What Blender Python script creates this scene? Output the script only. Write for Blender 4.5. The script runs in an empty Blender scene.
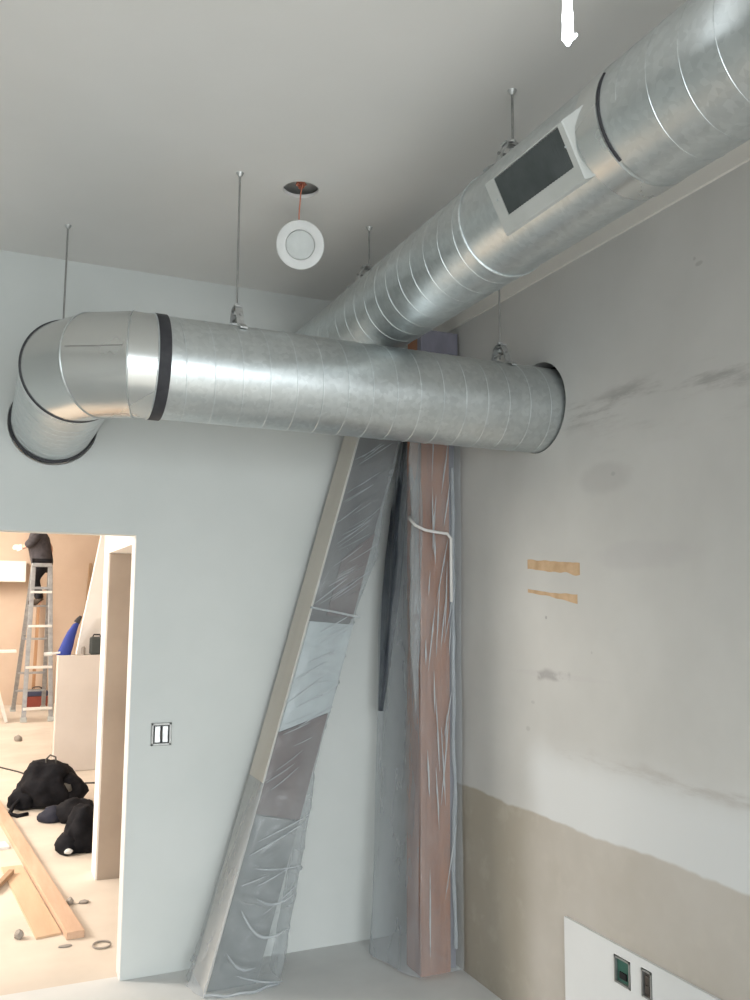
import bpy, bmesh, math, random
import numpy as np
from mathutils import Vector, Matrix, noise as mnoise

random.seed(7)
SC = bpy.context.scene
COL = SC.collection
PI = math.pi

# ------------------------------------------------------------------ camera
F_PX, YAW, PITCH, ROLL = 872.0, 0.421, 0.116, 0.006
EYE = Vector((0, 0, 1.8))
def camera():
    fw = Vector((math.sin(YAW)*math.cos(PITCH), math.cos(YAW)*math.cos(PITCH), math.sin(PITCH)))
    rt = Vector((math.cos(YAW), -math.sin(YAW), 0)); up = rt.cross(fw)
    c, s = math.cos(ROLL), math.sin(ROLL)
    r2, u2 = c*rt+s*up, -s*rt+c*up
    cd = bpy.data.cameras.new('camera'); co = bpy.data.objects.new('camera', cd); COL.objects.link(co)
    m = Matrix.Identity(4)
    for i in range(3):
        m[i][0], m[i][1], m[i][2], m[i][3] = r2[i], u2[i], -fw[i], EYE[i]
    co.matrix_world = m
    cd.sensor_fit = 'HORIZONTAL'; cd.sensor_width = 36; cd.lens = F_PX/750*36
    cd.clip_start = 0.02; cd.clip_end = 100
    SC.camera = co
camera()

# ------------------------------------------------------------------ light and exposure
SC.view_settings.view_transform = 'Standard'; SC.view_settings.look = 'None'
SC.view_settings.gamma = 1; SC.view_settings.use_curve_mapping = False
SC.view_settings.exposure = 0.08
W = bpy.data.worlds.new('world'); SC.world = W; W.use_nodes = True
W.node_tree.nodes['Background'].inputs[0].default_value = (0.75, 0.87, 1.0, 1)
W.node_tree.nodes['Background'].inputs[1].default_value = 0.6

def area(name, loc, target, sx, sy, power, color, spread=180):
    l = bpy.data.lights.new(name, 'AREA'); l.shape = 'RECTANGLE'; l.size = sx; l.size_y = sy
    l.energy = power; l.color = color; l.spread = math.radians(spread)
    o = bpy.data.objects.new(name, l); COL.objects.link(o); o.location = loc
    d = Vector(target)-Vector(loc); o.rotation_euler = d.to_track_quat('-Z', 'Y').to_euler()
    return o
# daylight through the shop windows behind the camera
area('window_daylight', (0.3, -3.05, 1.45), (0.4, 4.5, -1.3), 4.2, 2.3, 124, (0.93, 0.985, 1.0), 108)
# added sun through the same windows; its unseen floor patch lights the ceiling by bounce
sl = bpy.data.lights.new('sun', 'SUN'); sl.energy = 5.6; sl.angle = math.radians(1.5); sl.color = (1.0, 0.90, 0.78)
so = bpy.data.objects.new('sun', sl); COL.objects.link(so)
so.rotation_euler = Vector((-0.08, 1.0, -0.56)).to_track_quat('-Z', 'Y').to_euler()
# unseen lamps in the far room (beside and above the doorway view)
area('work_light_near', (-2.6, 6.6, 2.2), (0.77, 5.9, 1.2), 0.8, 1.2, 175, (1.0, 0.93, 0.84))  # added out of view, aimed to whiten the partition and door reveal
area('work_light_middle', (-1.6, 10.2, 3.40), (0.2, 10.6, 0.0), 2.4, 3.4, 330, (1.0, 0.90, 0.79))
area('work_light_far', (-1.2, 14.2, 3.40), (0.4, 15.6, 0.6), 2.0, 2.0, 260, (1.0, 0.90, 0.78))

# ------------------------------------------------------------------ materials
def new_mat(name):
    m = bpy.data.materials.new(name); m.use_nodes = True
    nt = m.node_tree; b = nt.nodes['Principled BSDF']
    return m, nt, b
def setp(b, **k):
    for n, v in k.items():
        b.inputs[n.replace('_', ' ')].default_value = v
def rgba(c): return (c[0], c[1], c[2], 1)
def N(nt, t, **k):
    n = nt.nodes.new(t)
    for a, v in k.items(): setattr(n, a, v)
    return n
def L(nt, a, b): nt.links.new(a, b)
def coords(nt, scale=(1, 1, 1)):
    tc = N(nt, 'ShaderNodeTexCoord'); mp = N(nt, 'ShaderNodeMapping')
    mp.inputs['Scale'].default_value = scale
    L(nt, tc.outputs['Object'], mp.inputs['Vector']); return mp.outputs['Vector']
def noise_tex(nt, scale, detail=4, rough=.55, stretch=(1, 1, 1)):
    n = N(nt, 'ShaderNodeTexNoise'); n.inputs['Scale'].default_value = scale
    n.inputs['Detail'].default_value = detail; n.inputs['Roughness'].default_value = rough
    L(nt, coords(nt, stretch), n.inputs['Vector']); return n.outputs['Fac']
def ramp(nt, fac, stops):
    r = N(nt, 'ShaderNodeValToRGB'); e = r.color_ramp.elements
    while len(e) < len(stops): e.new(.5)
    for i, (p, c) in enumerate(stops):
        e[i].position = p; e[i].color = rgba(c) if len(c) == 3 else c
    L(nt, fac, r.inputs['Fac']); return r.outputs['Color']
def math_n(nt, op, a, b=None, c=None, clamp=False):
    n = N(nt, 'ShaderNodeMath', operation=op); n.use_clamp = clamp
    for i, v in enumerate((a, b, c)):
        if v is None: continue
        if isinstance(v, (int, float)): n.inputs[i].default_value = v
        else: L(nt, v, n.inputs[i])
    return n.outputs[0]
def mixc(nt, fac, a, b):
    n = N(nt, 'ShaderNodeMix', data_type='RGBA')
    if isinstance(fac, (int, float)): n.inputs[0].default_value = fac
    else: L(nt, fac, n.inputs[0])
    for i, v in ((6, a), (7, b)):
        if isinstance(v, tuple): n.inputs[i].default_value = rgba(v)
        else: L(nt, v, n.inputs[i])
    return n.outputs[2]
def bump(nt, b, height, strength=.2, dist=.01):
    n = N(nt, 'ShaderNodeBump'); n.inputs['Strength'].default_value = strength
    n.inputs['Distance'].default_value = dist
    L(nt, height, n.inputs['Height']); L(nt, n.outputs[0], b.inputs['Normal'])

def mat_mottled(name, c1, c2, scale=6, rough=.8, metal=0, bumps=.1, stretch=(1, 1, 1), spec=.3):
    m, nt, b = new_mat(name)
    f = noise_tex(nt, scale, stretch=stretch)
    L(nt, ramp(nt, f, [(.3, c1), (.7, c2)]), b.inputs['Base Color'])
    setp(b, Roughness=rough, Metallic=metal); b.inputs['Specular IOR Level'].default_value = spec
    if bumps: bump(nt, b, noise_tex(nt, scale*6, stretch=stretch), bumps, .004)
    return m
def mat_galv(name, c1, c2, rough=.3, spangle=60):
    m, nt, b = new_mat(name)
    v = N(nt, 'ShaderNodeTexVoronoi'); v.inputs['Scale'].default_value = spangle
    L(nt, coords(nt), v.inputs['Vector'])
    sep = N(nt, 'ShaderNodeSeparateColor'); L(nt, v.outputs['Color'], sep.inputs[0])
    f = math_n(nt, 'ADD', math_n(nt, 'MULTIPLY', sep.outputs[0], .35), math_n(nt, 'MULTIPLY', noise_tex(nt, 3.5), .65))
    L(nt, ramp(nt, f, [(.3, c1), (.75, c2)]), b.inputs['Base Color'])
    L(nt, math_n(nt, 'ADD', math_n(nt, 'MULTIPLY', f, .12), rough-.06), b.inputs['Roughness'])
    setp(b, Metallic=.92)
    bump(nt, b, noise_tex(nt, 7, 2), .12, .01)
    return m
def mat_wood(name, c1, c2, axis='Z', scale=5):
    st = {'X': (.12, 1, 1), 'Y': (1, .12, 1), 'Z': (1, 1, .12)}[axis]
    m, nt, b = new_mat(name)
    f = noise_tex(nt, scale*5, 6, .6, st)
    L(nt, ramp(nt, f, [(.3, c1), (.7, c2)]), b.inputs['Base Color'])
    setp(b, Roughness=.7); bump(nt, b, f, .15, .004)
    return m
def mat_film(name, tint, opacity, rough=.18, vary=.25):
    m, nt, b = new_mat(name)
    setp(b, Base_Color=rgba(tint), Roughness=rough); b.inputs['Specular IOR Level'].default_value = .42
    tr = N(nt, 'ShaderNodeBsdfTransparent'); tr.inputs[0].default_value = (.93, .95, .96, 1)
    mx = N(nt, 'ShaderNodeMixShader')
    f = noise_tex(nt, 5, 3, .6, (1, 1, .45))
    lw = N(nt, 'ShaderNodeLayerWeight'); lw.inputs['Blend'].default_value = .35
    fac = math_n(nt, 'ADD', math_n(nt, 'MULTIPLY_ADD', f, vary*2, opacity-vary), math_n(nt, 'MULTIPLY', lw.outputs['Facing'], .35), clamp=True)
    L(nt, fac, mx.inputs[0]); L(nt, tr.outputs[0], mx.inputs[1]); L(nt, b.outputs[0], mx.inputs[2])
    L(nt, mx.outputs[0], nt.nodes['Material Output'].inputs[0])
    bump(nt, b, noise_tex(nt, 26, 3, .6, (1, 1, .5)), .25, .01)
    return m
def mat_plain(name, c, rough=.6, metal=0, spec=.4, emit=None, estr=0):
    m, nt, b = new_mat(name)
    f = noise_tex(nt, 14, 3)
    d = tuple(x*.88 for x in c)
    L(nt, ramp(nt, f, [(.3, d), (.7, c)]), b.inputs['Base Color'])
    setp(b, Roughness=rough, Metallic=metal); b.inputs['Specular IOR Level'].default_value = spec
    if emit:
        b.inputs['Emission Color'].default_value = rgba(emit); b.inputs['Emission Strength'].default_value = estr
    return m

M = {}
M['drywall'] = mat_mottled('pale_drywall', (.57, .595, .58), (.62, .64, .625), 1.6, .85, 0, .04)
M['ceiling'] = mat_mottled('ceiling_paint', (.72, .71, .685), (.77, .76, .74), 1.2, .9, 0, .03)
M['wall_plain'] = mat_mottled('plain_wall', (.60, .60, .58), (.66, .66, .64), 2, .9, 0, .04)
M['half_wall'] = mat_mottled('half_wall_board', (.58, .53, .49), (.64, .59, .55), 2, .85, 0, .03)
M['warm_wall'] = mat_mottled('warm_wall_board', (.56, .44, .345), (.64, .52, .42), 1.5, .9, 0, .04)
M['white_wall'] = mat_mottled('white_wall_board', (.78, .76, .73), (.84, .82, .79), 2, .85, 0, .03)
M['brown_jamb'] = mat_mottled('raw_brown_board', (.40, .33, .27), (.48, .40, .33), 2.5, .85, 0, .04)
M['strip'] = mat_mottled('wall_top_strip', (.66, .64, .60), (.71, .69, .65), 3, .85, 0, .03)
M['galv'] = mat_galv('galvanised_steel', (.54, .575, .58), (.64, .675, .68), .35)
M['galv_smooth'] = mat_galv('smooth_galvanised_steel', (.60, .615, .605), (.65, .665, .655), .27, 3)
M['galv_seam'] = mat_galv('bright_seam_steel', (.58, .62, .63), (.70, .74, .75), .42)
M['steel'] = mat_mottled('zinc_rod', (.28, .28, .27), (.40, .40, .39), 20, .45, .8, .05)
M['steel_light'] = mat_mottled('zinc_clamp', (.45, .46, .46), (.65, .66, .66), 30, .35, .85, .05)
M['rubber'] = mat_mottled('black_rubber', (.025, .025, .03), (.05, .05, .055), 20, .6, 0, .08)
M['black'] = mat_plain('dark_void', (.012, .012, .013), .9)
M['frame'] = mat_mottled('grey_register_frame', (.52, .545, .53), (.58, .60, .59), 8, .5, .2, .03)
M['louver'] = mat_mottled('grey_green_louver', (.055, .066, .066), (.085, .098, .098), 12, .6, .1, .03)
M['plastic_white'] = mat_plain('white_plastic', (.70, .71, .70), .4)
M['lens'] = mat_plain('frosted_lens', (.62, .65, .64), .5)
M['wire'] = mat_plain('orange_wire', (.62, .22, .14), .5)
M['beige'] = mat_mottled('beige_board_face', (.58, .545, .49), (.66, .625, .57), 4, .85, 0, .05, (1, 1, .3))
M['core'] = mat_mottled('dark_steel_face', (.055, .055, .058), (.13, .12, .12), 5, .7, 0, .1, (1, 1, .35))
M['maroon'] = mat_mottled('maroon_primer', (.07, .04, .04), (.15, .10, .095), 6, .7, 0, .1, (1, 1, .4))
M['foam'] = mat_mottled('pale_sleeve', (.42, .46, .47), (.52, .56, .57), 4, .8, 0, .05)
M['grey_board'] = mat_mottled('grey_board', (.16, .17, .17), (.27, .28, .28), 5, .8, 0, .08)
M['film'] = mat_film('clear_film', (.60, .63, .64), .23, .13, .2)
M['film_thin'] = mat_film('thin_clear_film', (.56, .59, .63), .24, .18, .2)
M['film_clear'] = mat_film('clearest_film', (.58, .60, .62), .19, .19, .2)
M['film_dense'] = mat_film('bunched_film', (.60, .63, .65), .5, .2, .3)
M['tarp'] = mat_mottled('dark_blue_grey_sheet', (.075, .085, .11), (.13, .14, .165), 6, .6, 0, .1, (1, 1, .3))
M['tarp_film'] = mat_film('dark_film', (.08, .09, .115), .36, .3, .35)  # dark see-through tone for the shade between post and beam
M['membrane'] = mat_mottled('purple_grey_membrane', (.13, .125, .16), (.24, .235, .28), 7, .5, 0, .15, (1, 1, .4))
M['post'] = mat_wood('red_brown_post', (.25, .10, .052), (.39, .18, .10), 'Z', 2.2)
M['tape'] = mat_plain('white_cord', (.70, .68, .66), .6)
M['floor'] = mat_mottled('dusty_floor', (.62, .625, .62), (.73, .735, .725), 2.2, .75, 0, .05)
M['floor_far'] = mat_mottled('dusty_subfloor', (.56, .49, .42), (.68, .61, .53), 1.6, .8, 0, .05)
M['torn'] = mat_mottled('torn_tan_paper', (.50, .34, .20), (.62, .44, .28), 20, .9, 0, .1)
M['panel'] = mat_mottled('new_white_board', (.66, .67, .67), (.71, .72, .72), 3, .85, 0, .02)
M['green'] = mat_plain('green_box_inside', (.03, .12, .09), .5)
M['brown_dark'] = mat_plain('dark_brown_device', (.08, .065, .055), .5)
M['alu'] = mat_mottled('ladder_aluminium', (.30, .31, .33), (.42, .44, .46), 15, .4, .5, .03)
M['alu_white'] = mat_plain('bright_ladder_step', (.82, .82, .80), .4, .2)
M['pine'] = mat_wood('pine_board', (.50, .325, .22), (.62, .43, .31), 'Y', 3)
M['ply'] = mat_wood('plywood', (.52, .35, .225), (.62, .445, .30), 'Y', 2)
M['plank_brown'] = mat_wood('brown_plank', (.34, .18, .09), (.46, .28, .16), 'Z', 3)
M['bag'] = mat_mottled('black_nylon', (.006, .006, .008), (.016, .016, .019), 14, .8, 0, .2, spec=.12)
M['bag_grey'] = mat_plain('grey_nylon', (.10, .095, .085), .7)
M['blue'] = mat_plain('blue_cloth', (.03, .055, .30), .7)
M['skin'] = mat_plain('skin', (.62, .36, .28), .6)
M['shirt'] = mat_mottled('dark_grey_shirt', (.045, .042, .048), (.085, .08, .09), 14, .9, 0, .1)
M['trousers'] = mat_plain('black_trousers', (.012, .012, .016), .9)
M['glove'] = mat_plain('white_glove', (.85, .84, .82), .8)
M['hair'] = mat_plain('dark_hair', (.03, .02, .015), .8)
M['boot'] = mat_plain('dark_boot', (.08, .06, .045), .7)
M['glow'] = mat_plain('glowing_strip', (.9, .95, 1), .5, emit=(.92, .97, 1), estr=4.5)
M['cable'] = mat_plain('dark_cable', (.06, .055, .05), .7)
M['scrap'] = mat_plain('grey_scrap', (.32, .29, .26), .8)
M['shade_ply'] = mat_plain('brown_offcut', (.40, .27, .17), .8)  # brown tone shared by the wood stick and the slanted strip

# ------------------------------------------------------------------ mesh helpers
def link(name, bm, mat, parent=None, smooth=False, autosm=None, mats=None):
    me = bpy.data.meshes.new(name)
    bmesh.ops.recalc_face_normals(bm, faces=bm.faces[:])
    bm.to_mesh(me); bm.free()
    for mm in (mats or [mat]): me.materials.append(mm)
    if smooth:
        for p in me.polygons: p.use_smooth = True
        if autosm: me.set_sharp_from_angle(angle=math.radians(autosm))
    o = bpy.data.objects.new(name, me); COL.objects.link(o)
    if parent is not None:
        o.parent = parent; o.matrix_parent_inverse = Matrix.Translation(-parent.location) if parent.type == 'EMPTY' and parent.parent is None else Matrix.Identity(4)
    return o
def thing(name, label, cat, loc=(0, 0, 0), group=None):
    o = bpy.data.objects.new(name, None); COL.objects.link(o); o.location = loc; o.empty_display_size = .05
    o['label'] = label; o['category'] = cat
    if group: o['group'] = group
    return o
def tag(o, label, cat, group=None):
    o['label'] = label; o['category'] = cat
    if group: o['group'] = group
    return o
def struct(o): o['kind'] = 'structure'; return o

def box(bm, lo, hi, bevel=0):
    vs = [bm.verts.new((x, y, z)) for x in (lo[0], hi[0]) for y in (lo[1], hi[1]) for z in (lo[2], hi[2])]
    fs = [(0, 1, 3, 2), (4, 6, 7, 5), (0, 4, 5, 1), (2, 3, 7, 6), (0, 2, 6, 4), (1, 5, 7, 3)]
    faces = [bm.faces.new([vs[i] for i in f]) for f in fs]
    if bevel:
        es = list({e for f in faces for e in f.edges})
        bmesh.ops.bevel(bm, geom=es, offset=bevel, segments=2, affect='EDGES', profile=.5)
    return vs
def obox(bm, c, ax, half, bevel=0):
    """box with centre c, three axes and half sizes"""
    c = Vector(c); ax = [Vector(a).normalized() for a in ax]
    vs = [bm.verts.new(c+ax[0]*sx*half[0]+ax[1]*sy*half[1]+ax[2]*sz*half[2]) for sx in (-1, 1) for sy in (-1, 1) for sz in (-1, 1)]
    fs = [(0, 1, 3, 2), (4, 6, 7, 5), (0, 4, 5, 1), (2, 3, 7, 6), (0, 2, 6, 4), (1, 5, 7, 3)]
    faces = [bm.faces.new([vs[i] for i in f]) for f in fs]
    if bevel:
        bmesh.ops.bevel(bm, geom=list({e for f in faces for e in f.edges}), offset=bevel, segments=2, affect='EDGES', profile=.5)
def bar(bm, a, b, w, t, up=(0, 0, 1), bevel=0):
    a, b = Vector(a), Vector(b); d = (b-a); l = d.length; d.normalize()
    s = d.cross(Vector(up))
    if s.length < 1e-3: s = d.cross(Vector((0, 1, 0)))
    s.normalize(); u = s.cross(d)
    obox(bm, (a+b)/2, (d, s, u), (l/2, w/2, t/2), bevel)
def bridge(bm, r0, r1):
    n = len(r0)
    for i in range(n): bm.faces.new((r0[i], r0[(i+1) % n], r1[(i+1) % n], r1[i]))
def tube(bm, pts, rad, seg=8, caps=True, closed=False):
    pts = [Vector(p) for p in pts]; n = len(pts); rings = []
    ref = None
    for i, p in enumerate(pts):
        if closed: d = pts[(i+1) % n]-pts[i-1]
        else: d = pts[min(i+1, n-1)]-pts[max(i-1, 0)]
        d.normalize()
        if ref is None:
            ref = Vector((0, 0, 1)) if abs(d.z) < .9 else Vector((1, 0, 0))
        s = d.cross(ref); s.normalize(); u = s.cross(d); ref = u
        r = rad[i] if isinstance(rad, (list, tuple)) else rad
        rings.append([bm.verts.new(p+(s*math.cos(2*PI*k/seg)+u*math.sin(2*PI*k/seg))*r) for k in range(seg)])
    for i in range(n-1): bridge(bm, rings[i], rings[i+1])
    if closed: bridge(bm, rings[-1], rings[0])
    elif caps:
        bm.faces.new(rings[0][::-1]); bm.faces.new(rings[-1])
def ring_pts(c, e1, e2, r, n=64, a0=0, a1=2*PI):
    c, e1, e2 = Vector(c), Vector(e1), Vector(e2)
    full = abs(a1-a0-2*PI) < 1e-6
    m = n if full else n+1
    return [c+(e1*math.cos(a0+(a1-a0)*k/n)+e2*math.sin(a0+(a1-a0)*k/n))*r for k in range(m)]
def band(bm, c, axis, e1, e2, r0, r1, w):
    """hollow ring: inner radius r0, outer r1, width w along axis"""
    axis = Vector(axis); n = 72
    def rr(r, s): return [bm.verts.new(p+axis*s) for p in ring_pts(c, e1, e2, r, n)]
    a, b, cc, d = rr(r1, -w/2), rr(r1, w/2), rr(r0, w/2), rr(r0, -w/2)
    bridge(bm, a, b); bridge(bm, b, cc); bridge(bm, cc, d); bridge(bm, d, a)
def plate(outer, holes, mapf, nvec, thick):
    """flat board with real holes: outline and holes in 2D, mapped to 3D and given a thickness"""
    bm = bmesh.new(); edges = []
    for loop in [outer]+holes:
        vs = [bm.verts.new(mapf(*p)) for p in loop]
        edges += [bm.edges.new((vs[i], vs[(i+1) % len(vs)])) for i in range(len(vs))]
    bmesh.ops.triangle_fill(bm, edges=edges, use_beauty=True, use_dissolve=False)
    g = bmesh.ops.extrude_face_region(bm, geom=bm.faces[:])
    nv = Vector(nvec)*thick
    for v in [v for v in g['geom'] if isinstance(v, bmesh.types.BMVert)]: v.co += nv
    return bm
def circ(cx, cy, r, n=48): return [(cx+r*math.cos(2*PI*k/n), cy+r*math.sin(2*PI*k/n)) for k in range(n)]
def grid_surface(bm, nu, nv, f):
    vs = [[bm.verts.new(f(i/(nu-1), j/(nv-1))) for i in range(nu)] for j in range(nv)]
    for j in range(nv-1):
        for i in range(nu-1):
            bm.faces.new((vs[j][i], vs[j][i+1], vs[j+1][i+1], vs[j+1][i]))
def nz(x, y, z=0.0): return mnoise.noise(Vector((x, y, z)))
def lump(bm, c, half, seed=0, amp=.25, sub=4, flat=True):
    """soft irregular bag-like form resting on its base"""
    t = bmesh.new(); bmesh.ops.create_icosphere(t, subdivisions=sub, radius=1)
    m = {}
    for v in t.verts:
        p = v.co.copy(); k = 1+amp*mnoise.noise(p*1.4+Vector((seed, seed*.7, 1)))+amp*.4*mnoise.noise(p*3.7+Vector((seed, 3, 1)))
        q = Vector((p.x*half[0]*k, p.y*half[1]*k, p.z*half[2]*k))
        if flat: q.z = max(q.z, -half[2]*.62)
        m[v] = bm.verts.new(Vector(c)+q)
    for f in t.faces: bm.faces.new([m[v] for v in f.verts])
    t.free()

# ================================================================== SETTING
RW, BW, CE = 2.262, 4.496, 3.50          # right wall X, back wall Y, ceiling Z
DX0, DX1, DH = -0.32, 0.699, 2.126       # doorway in the back wall
ML, MR = (1.53, 3.053), .174             # main duct axis (X, Z), radius
CY, CZ, CR = 3.25, 2.668, .1935           # crossing duct axis (Y, Z), radius
LX = .278                                # elbow leg axis X

# floor
bm = bmesh.new(); box(bm, (-3.1, -3.2, -.1), (RW+.15, 4.55, 0)); struct(link('floor', bm, M['floor']))
bm = bmesh.new(); box(bm, (-4.1, 4.55, -.1), (4.2, 16.7, 0)); struct(link('floor_far_room', bm, M['floor_far']))

# ceiling with the cut-out for a downlight
HC = (1.124, 3.284)
bm = plate([(-3.1, -3.2), (RW+.15, -3.2), (RW+.15, BW+.12), (-3.1, BW+.12)], [circ(*HC, .074)], lambda x, y: (x, y, CE), (0, 0, 1), .016)
struct(link('ceiling', bm, M['ceiling']))
bm2 = bmesh.new(); box(bm2, (-3.1, -3.2, CE+.06), (RW+.15, BW+.12, CE+.10))
struct(link('ceiling_deck', bm2, M['wall_plain']))

# back wall: doorway + hole for the elbow leg
out = [(-3.1, 0), (DX0, 0), (DX0, DH), (DX1, DH), (DX1, 0), (RW+.15, 0), (RW+.15, CE+.2), (-3.1, CE+.2)]
bm = plate(out, [circ(LX, CZ-.006, CR+.016)], lambda x, z: (x, BW, z), (0, 1, 0), .10)
struct(link('wall_back', bm, M['drywall']))
bm = plate(out, [circ(LX, CZ, CR+.002)], lambda x, z: (x, BW+.10, z), (0, 1, 0), .02)
struct(link('wall_back_liner', bm, M['white_wall']))
# bright raw end of the doorway reveal
bm = bmesh.new(); box(bm, (DX1-.004, BW+.004, 0), (DX1+.002, BW+.118, DH)); struct(link('trim_1', bm, M['white_wall']))

# right wall: stained old plaster, skim band, bare beige board below
def right_wall_mat():
    m, nt, b = new_mat('stained_plaster')
    tc = N(nt, 'ShaderNodeTexCoord'); sp = N(nt, 'ShaderNodeSeparateXYZ'); L(nt, tc.outputs['Object'], sp.inputs[0])
    y, z = sp.outputs[1], sp.outputs[2]
    n1 = noise_tex(nt, 1.6, 4); n2 = noise_tex(nt, 9, 5); ns = noise_tex(nt, 5, 6, .7, (1, .35, 2.2)); nb = noise_tex(nt, 4, 3)
    col = ramp(nt, n1, [(.3, (.50, .495, .475)), (.7, (.58, .575, .555))])
    def step(v, lo, hi):
        mr = N(nt, 'ShaderNodeMapRange'); mr.interpolation_type = 'SMOOTHSTEP'
        L(nt, v, mr.inputs[0]); mr.inputs[1].default_value = lo; mr.inputs[2].default_value = hi
        return mr.outputs[0]
    def inv(v): return math_n(nt, 'SUBTRACT', 1.0, v)
    mul = lambda *a: a[0] if len(a) == 1 else math_n(nt, 'MULTIPLY', a[0], mul(*a[1:]))
    zz = math_n(nt, 'ADD', z, math_n(nt, 'MULTIPLY_ADD', nb, .09, -.045))
    yy = math_n(nt, 'ADD', y, math_n(nt, 'MULTIPLY_ADD', nb, .10, -.05))
    # pale skim band above the bare board
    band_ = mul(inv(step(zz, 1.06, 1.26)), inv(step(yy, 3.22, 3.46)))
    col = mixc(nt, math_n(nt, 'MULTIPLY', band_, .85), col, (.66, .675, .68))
    # old horizontal joint streaks
    streak = mul(step(zz, 2.50, 2.56), inv(step(zz, 2.60, 2.68)), inv(step(y, 2.95, 3.1)), step(ns, .46, .66))
    col = mixc(nt, math_n(nt, 'MULTIPLY', streak, .55), col, (.24, .225, .215))
    streak2 = mul(step(zz, 2.36, 2.46), inv(step(zz, 2.48, 2.58)), inv(step(y, 2.75, 2.95)), step(ns, .42, .7))
    col = mixc(nt, math_n(nt, 'MULTIPLY', streak2, .45), col, (.30, .275, .265))
    streak3 = mul(step(zz, 1.13, 1.165), inv(step(zz, 1.175, 1.22)), inv(step(y, 3.1, 3.2)), step(ns, .40, .62))
    col = mixc(nt, math_n(nt, 'MULTIPLY', streak3, .45), col, (.36, .32, .29))
    def blob(cy, cz, ry, rz, c, k, rag=.5):
        global_d = math_n(nt, 'ADD', math_n(nt, 'POWER', math_n(nt, 'ABSOLUTE', math_n(nt, 'DIVIDE', math_n(nt, 'SUBTRACT', y, cy), ry)), 2.0),
                          math_n(nt, 'POWER', math_n(nt, 'ABSOLUTE', math_n(nt, 'DIVIDE', math_n(nt, 'SUBTRACT', z, cz), rz)), 2.0))
        d = math_n(nt, 'ADD', global_d, math_n(nt, 'MULTIPLY_ADD', n2, rag*2, -rag))
        return mixc(nt, math_n(nt, 'MULTIPLY', inv(step(d, .3, 1.2)), k), col, c)
    for a in ((2.80, 2.30, .17, .07, (.36, .35, .34), .28), (2.25, 3.00, .020, .010, (.30, .28, .27), .45),
              (2.27, 3.025, .008, .008, (.30, .28, .27), .4), (2.74, 2.31, .014, .009, (.3, .3, .3), .35),
              (2.60, 1.98, .30, .06, (.44, .42, .43), .22), (3.36, 1.24, .018, .012, (.36, .35, .34), .4),
              (3.21, 1.735, .008, .008, (.25, .25, .25), .6), (2.9, 1.60, .006, .006, (.35, .35, .35), .4),
              (3.05, 1.50, .006, .006, (.35, .35, .35), .4), (3.32, 1.36, .016, .008, (.36, .36, .36), .4), (3.15, 1.49, .40, .014, (.5, .48, .48), .3)):
        col = blob(*a)
    # thin scraped line
    sc_ = mul(step(zz, 1.455, 1.475), inv(step(zz, 1.49, 1.515)), step(y, 3.03, 3.06), inv(step(y, 3.33, 3.36)), step(n2, .38, .5))
    col = mixc(nt, math_n(nt, 'MULTIPLY', sc_, .7), col, (.33, .31, .31))
    # bare board below, edge a little ragged
    zl = math_n(nt, 'ADD', z, math_n(nt, 'MULTIPLY_ADD', nb, .06, -.03))
    low = inv(step(zl, .880, .895))
    bc = ramp(nt, n1, [(.3, (.43, .395, .345)), (.7, (.52, .49, .45))])
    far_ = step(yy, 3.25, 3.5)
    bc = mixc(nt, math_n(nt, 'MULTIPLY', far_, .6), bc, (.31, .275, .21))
    bc2 = mixc(nt, math_n(nt, 'MULTIPLY', step(n2, .52, .75), .25), bc, (.58, .54, .48))
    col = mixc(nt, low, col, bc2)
    L(nt, col, b.inputs['Base Color']); setp(b, Roughness=.88); b.inputs['Specular IOR Level'].default_value = .25
    bump(nt, b, math_n(nt, 'ADD', n2, math_n(nt, 'MULTIPLY', low, -1.0)), .12, .006)
    return m
bm = plate([(-3.2, 0), (BW+.12, 0), (BW+.12, CE+.2), (-3.2, CE+.2)], [circ(CY-.004, CZ+.010, CR+.014)], lambda y, z: (RW, y, z), (1, 0, 0), .10)
struct(link('wall_right', bm, right_wall_mat()))
bm = bmesh.new(); box(bm, (RW+.10, -3.2, 0), (RW+.15, BW+.12, CE+.2)); struct(link('wall_right_core', bm, M['black']))
bm = bmesh.new(); box(bm, (RW-.014, -3.2, 3.269), (RW+.002, BW, CE)); struct(link('trim_2', bm, M['strip']))

# left and rear walls (outside the frame), rear wall with the shop-window opening
bm = bmesh.new(); box(bm, (-3.2, -3.2, 0), (-3.1, BW+.12, CE+.2)); struct(link('wall_left', bm, M['wall_plain']))
bm = plate([(-3.1, 0), (RW+.15, 0), (RW+.15, CE+.2), (-3.1, CE+.2)], [[(-1.85, .25), (2.15, .25), (2.15, 2.65), (-1.85, 2.65)]], lambda x, z: (x, -3.2, z), (0, 1, 0), .10)
struct(link('wall_rear', bm, M['wall_plain']))

# ------------------------------------------------------------------ far room shell
bm = bmesh.new(); box(bm, (-4.1, 16.5, 0), (4.2, 16.7, 3.6)); struct(link('wall_far', bm, M['warm_wall']))
bm = bmesh.new(); box(bm, (-4.2, 4.616, 0), (-4.1, 16.7, 3.6)); struct(link('wall_far_left', bm, M['warm_wall']))
bm = bmesh.new(); box(bm, (4.1, 4.616, 0), (4.2, 16.5, 3.6)); struct(link('wall_far_right', bm, M['warm_wall']))
bm = bmesh.new(); box(bm, (-4.2, 4.616, 3.5), (4.2, 16.7, 3.6)); struct(link('ceiling_far_room', bm, M['white_wall']))
bm = bmesh.new(); box(bm, (-4.1, 16.05, 2.10), (.67, 16.5, 2.45)); struct(link('trim_3', bm, M['white_wall']))
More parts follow.
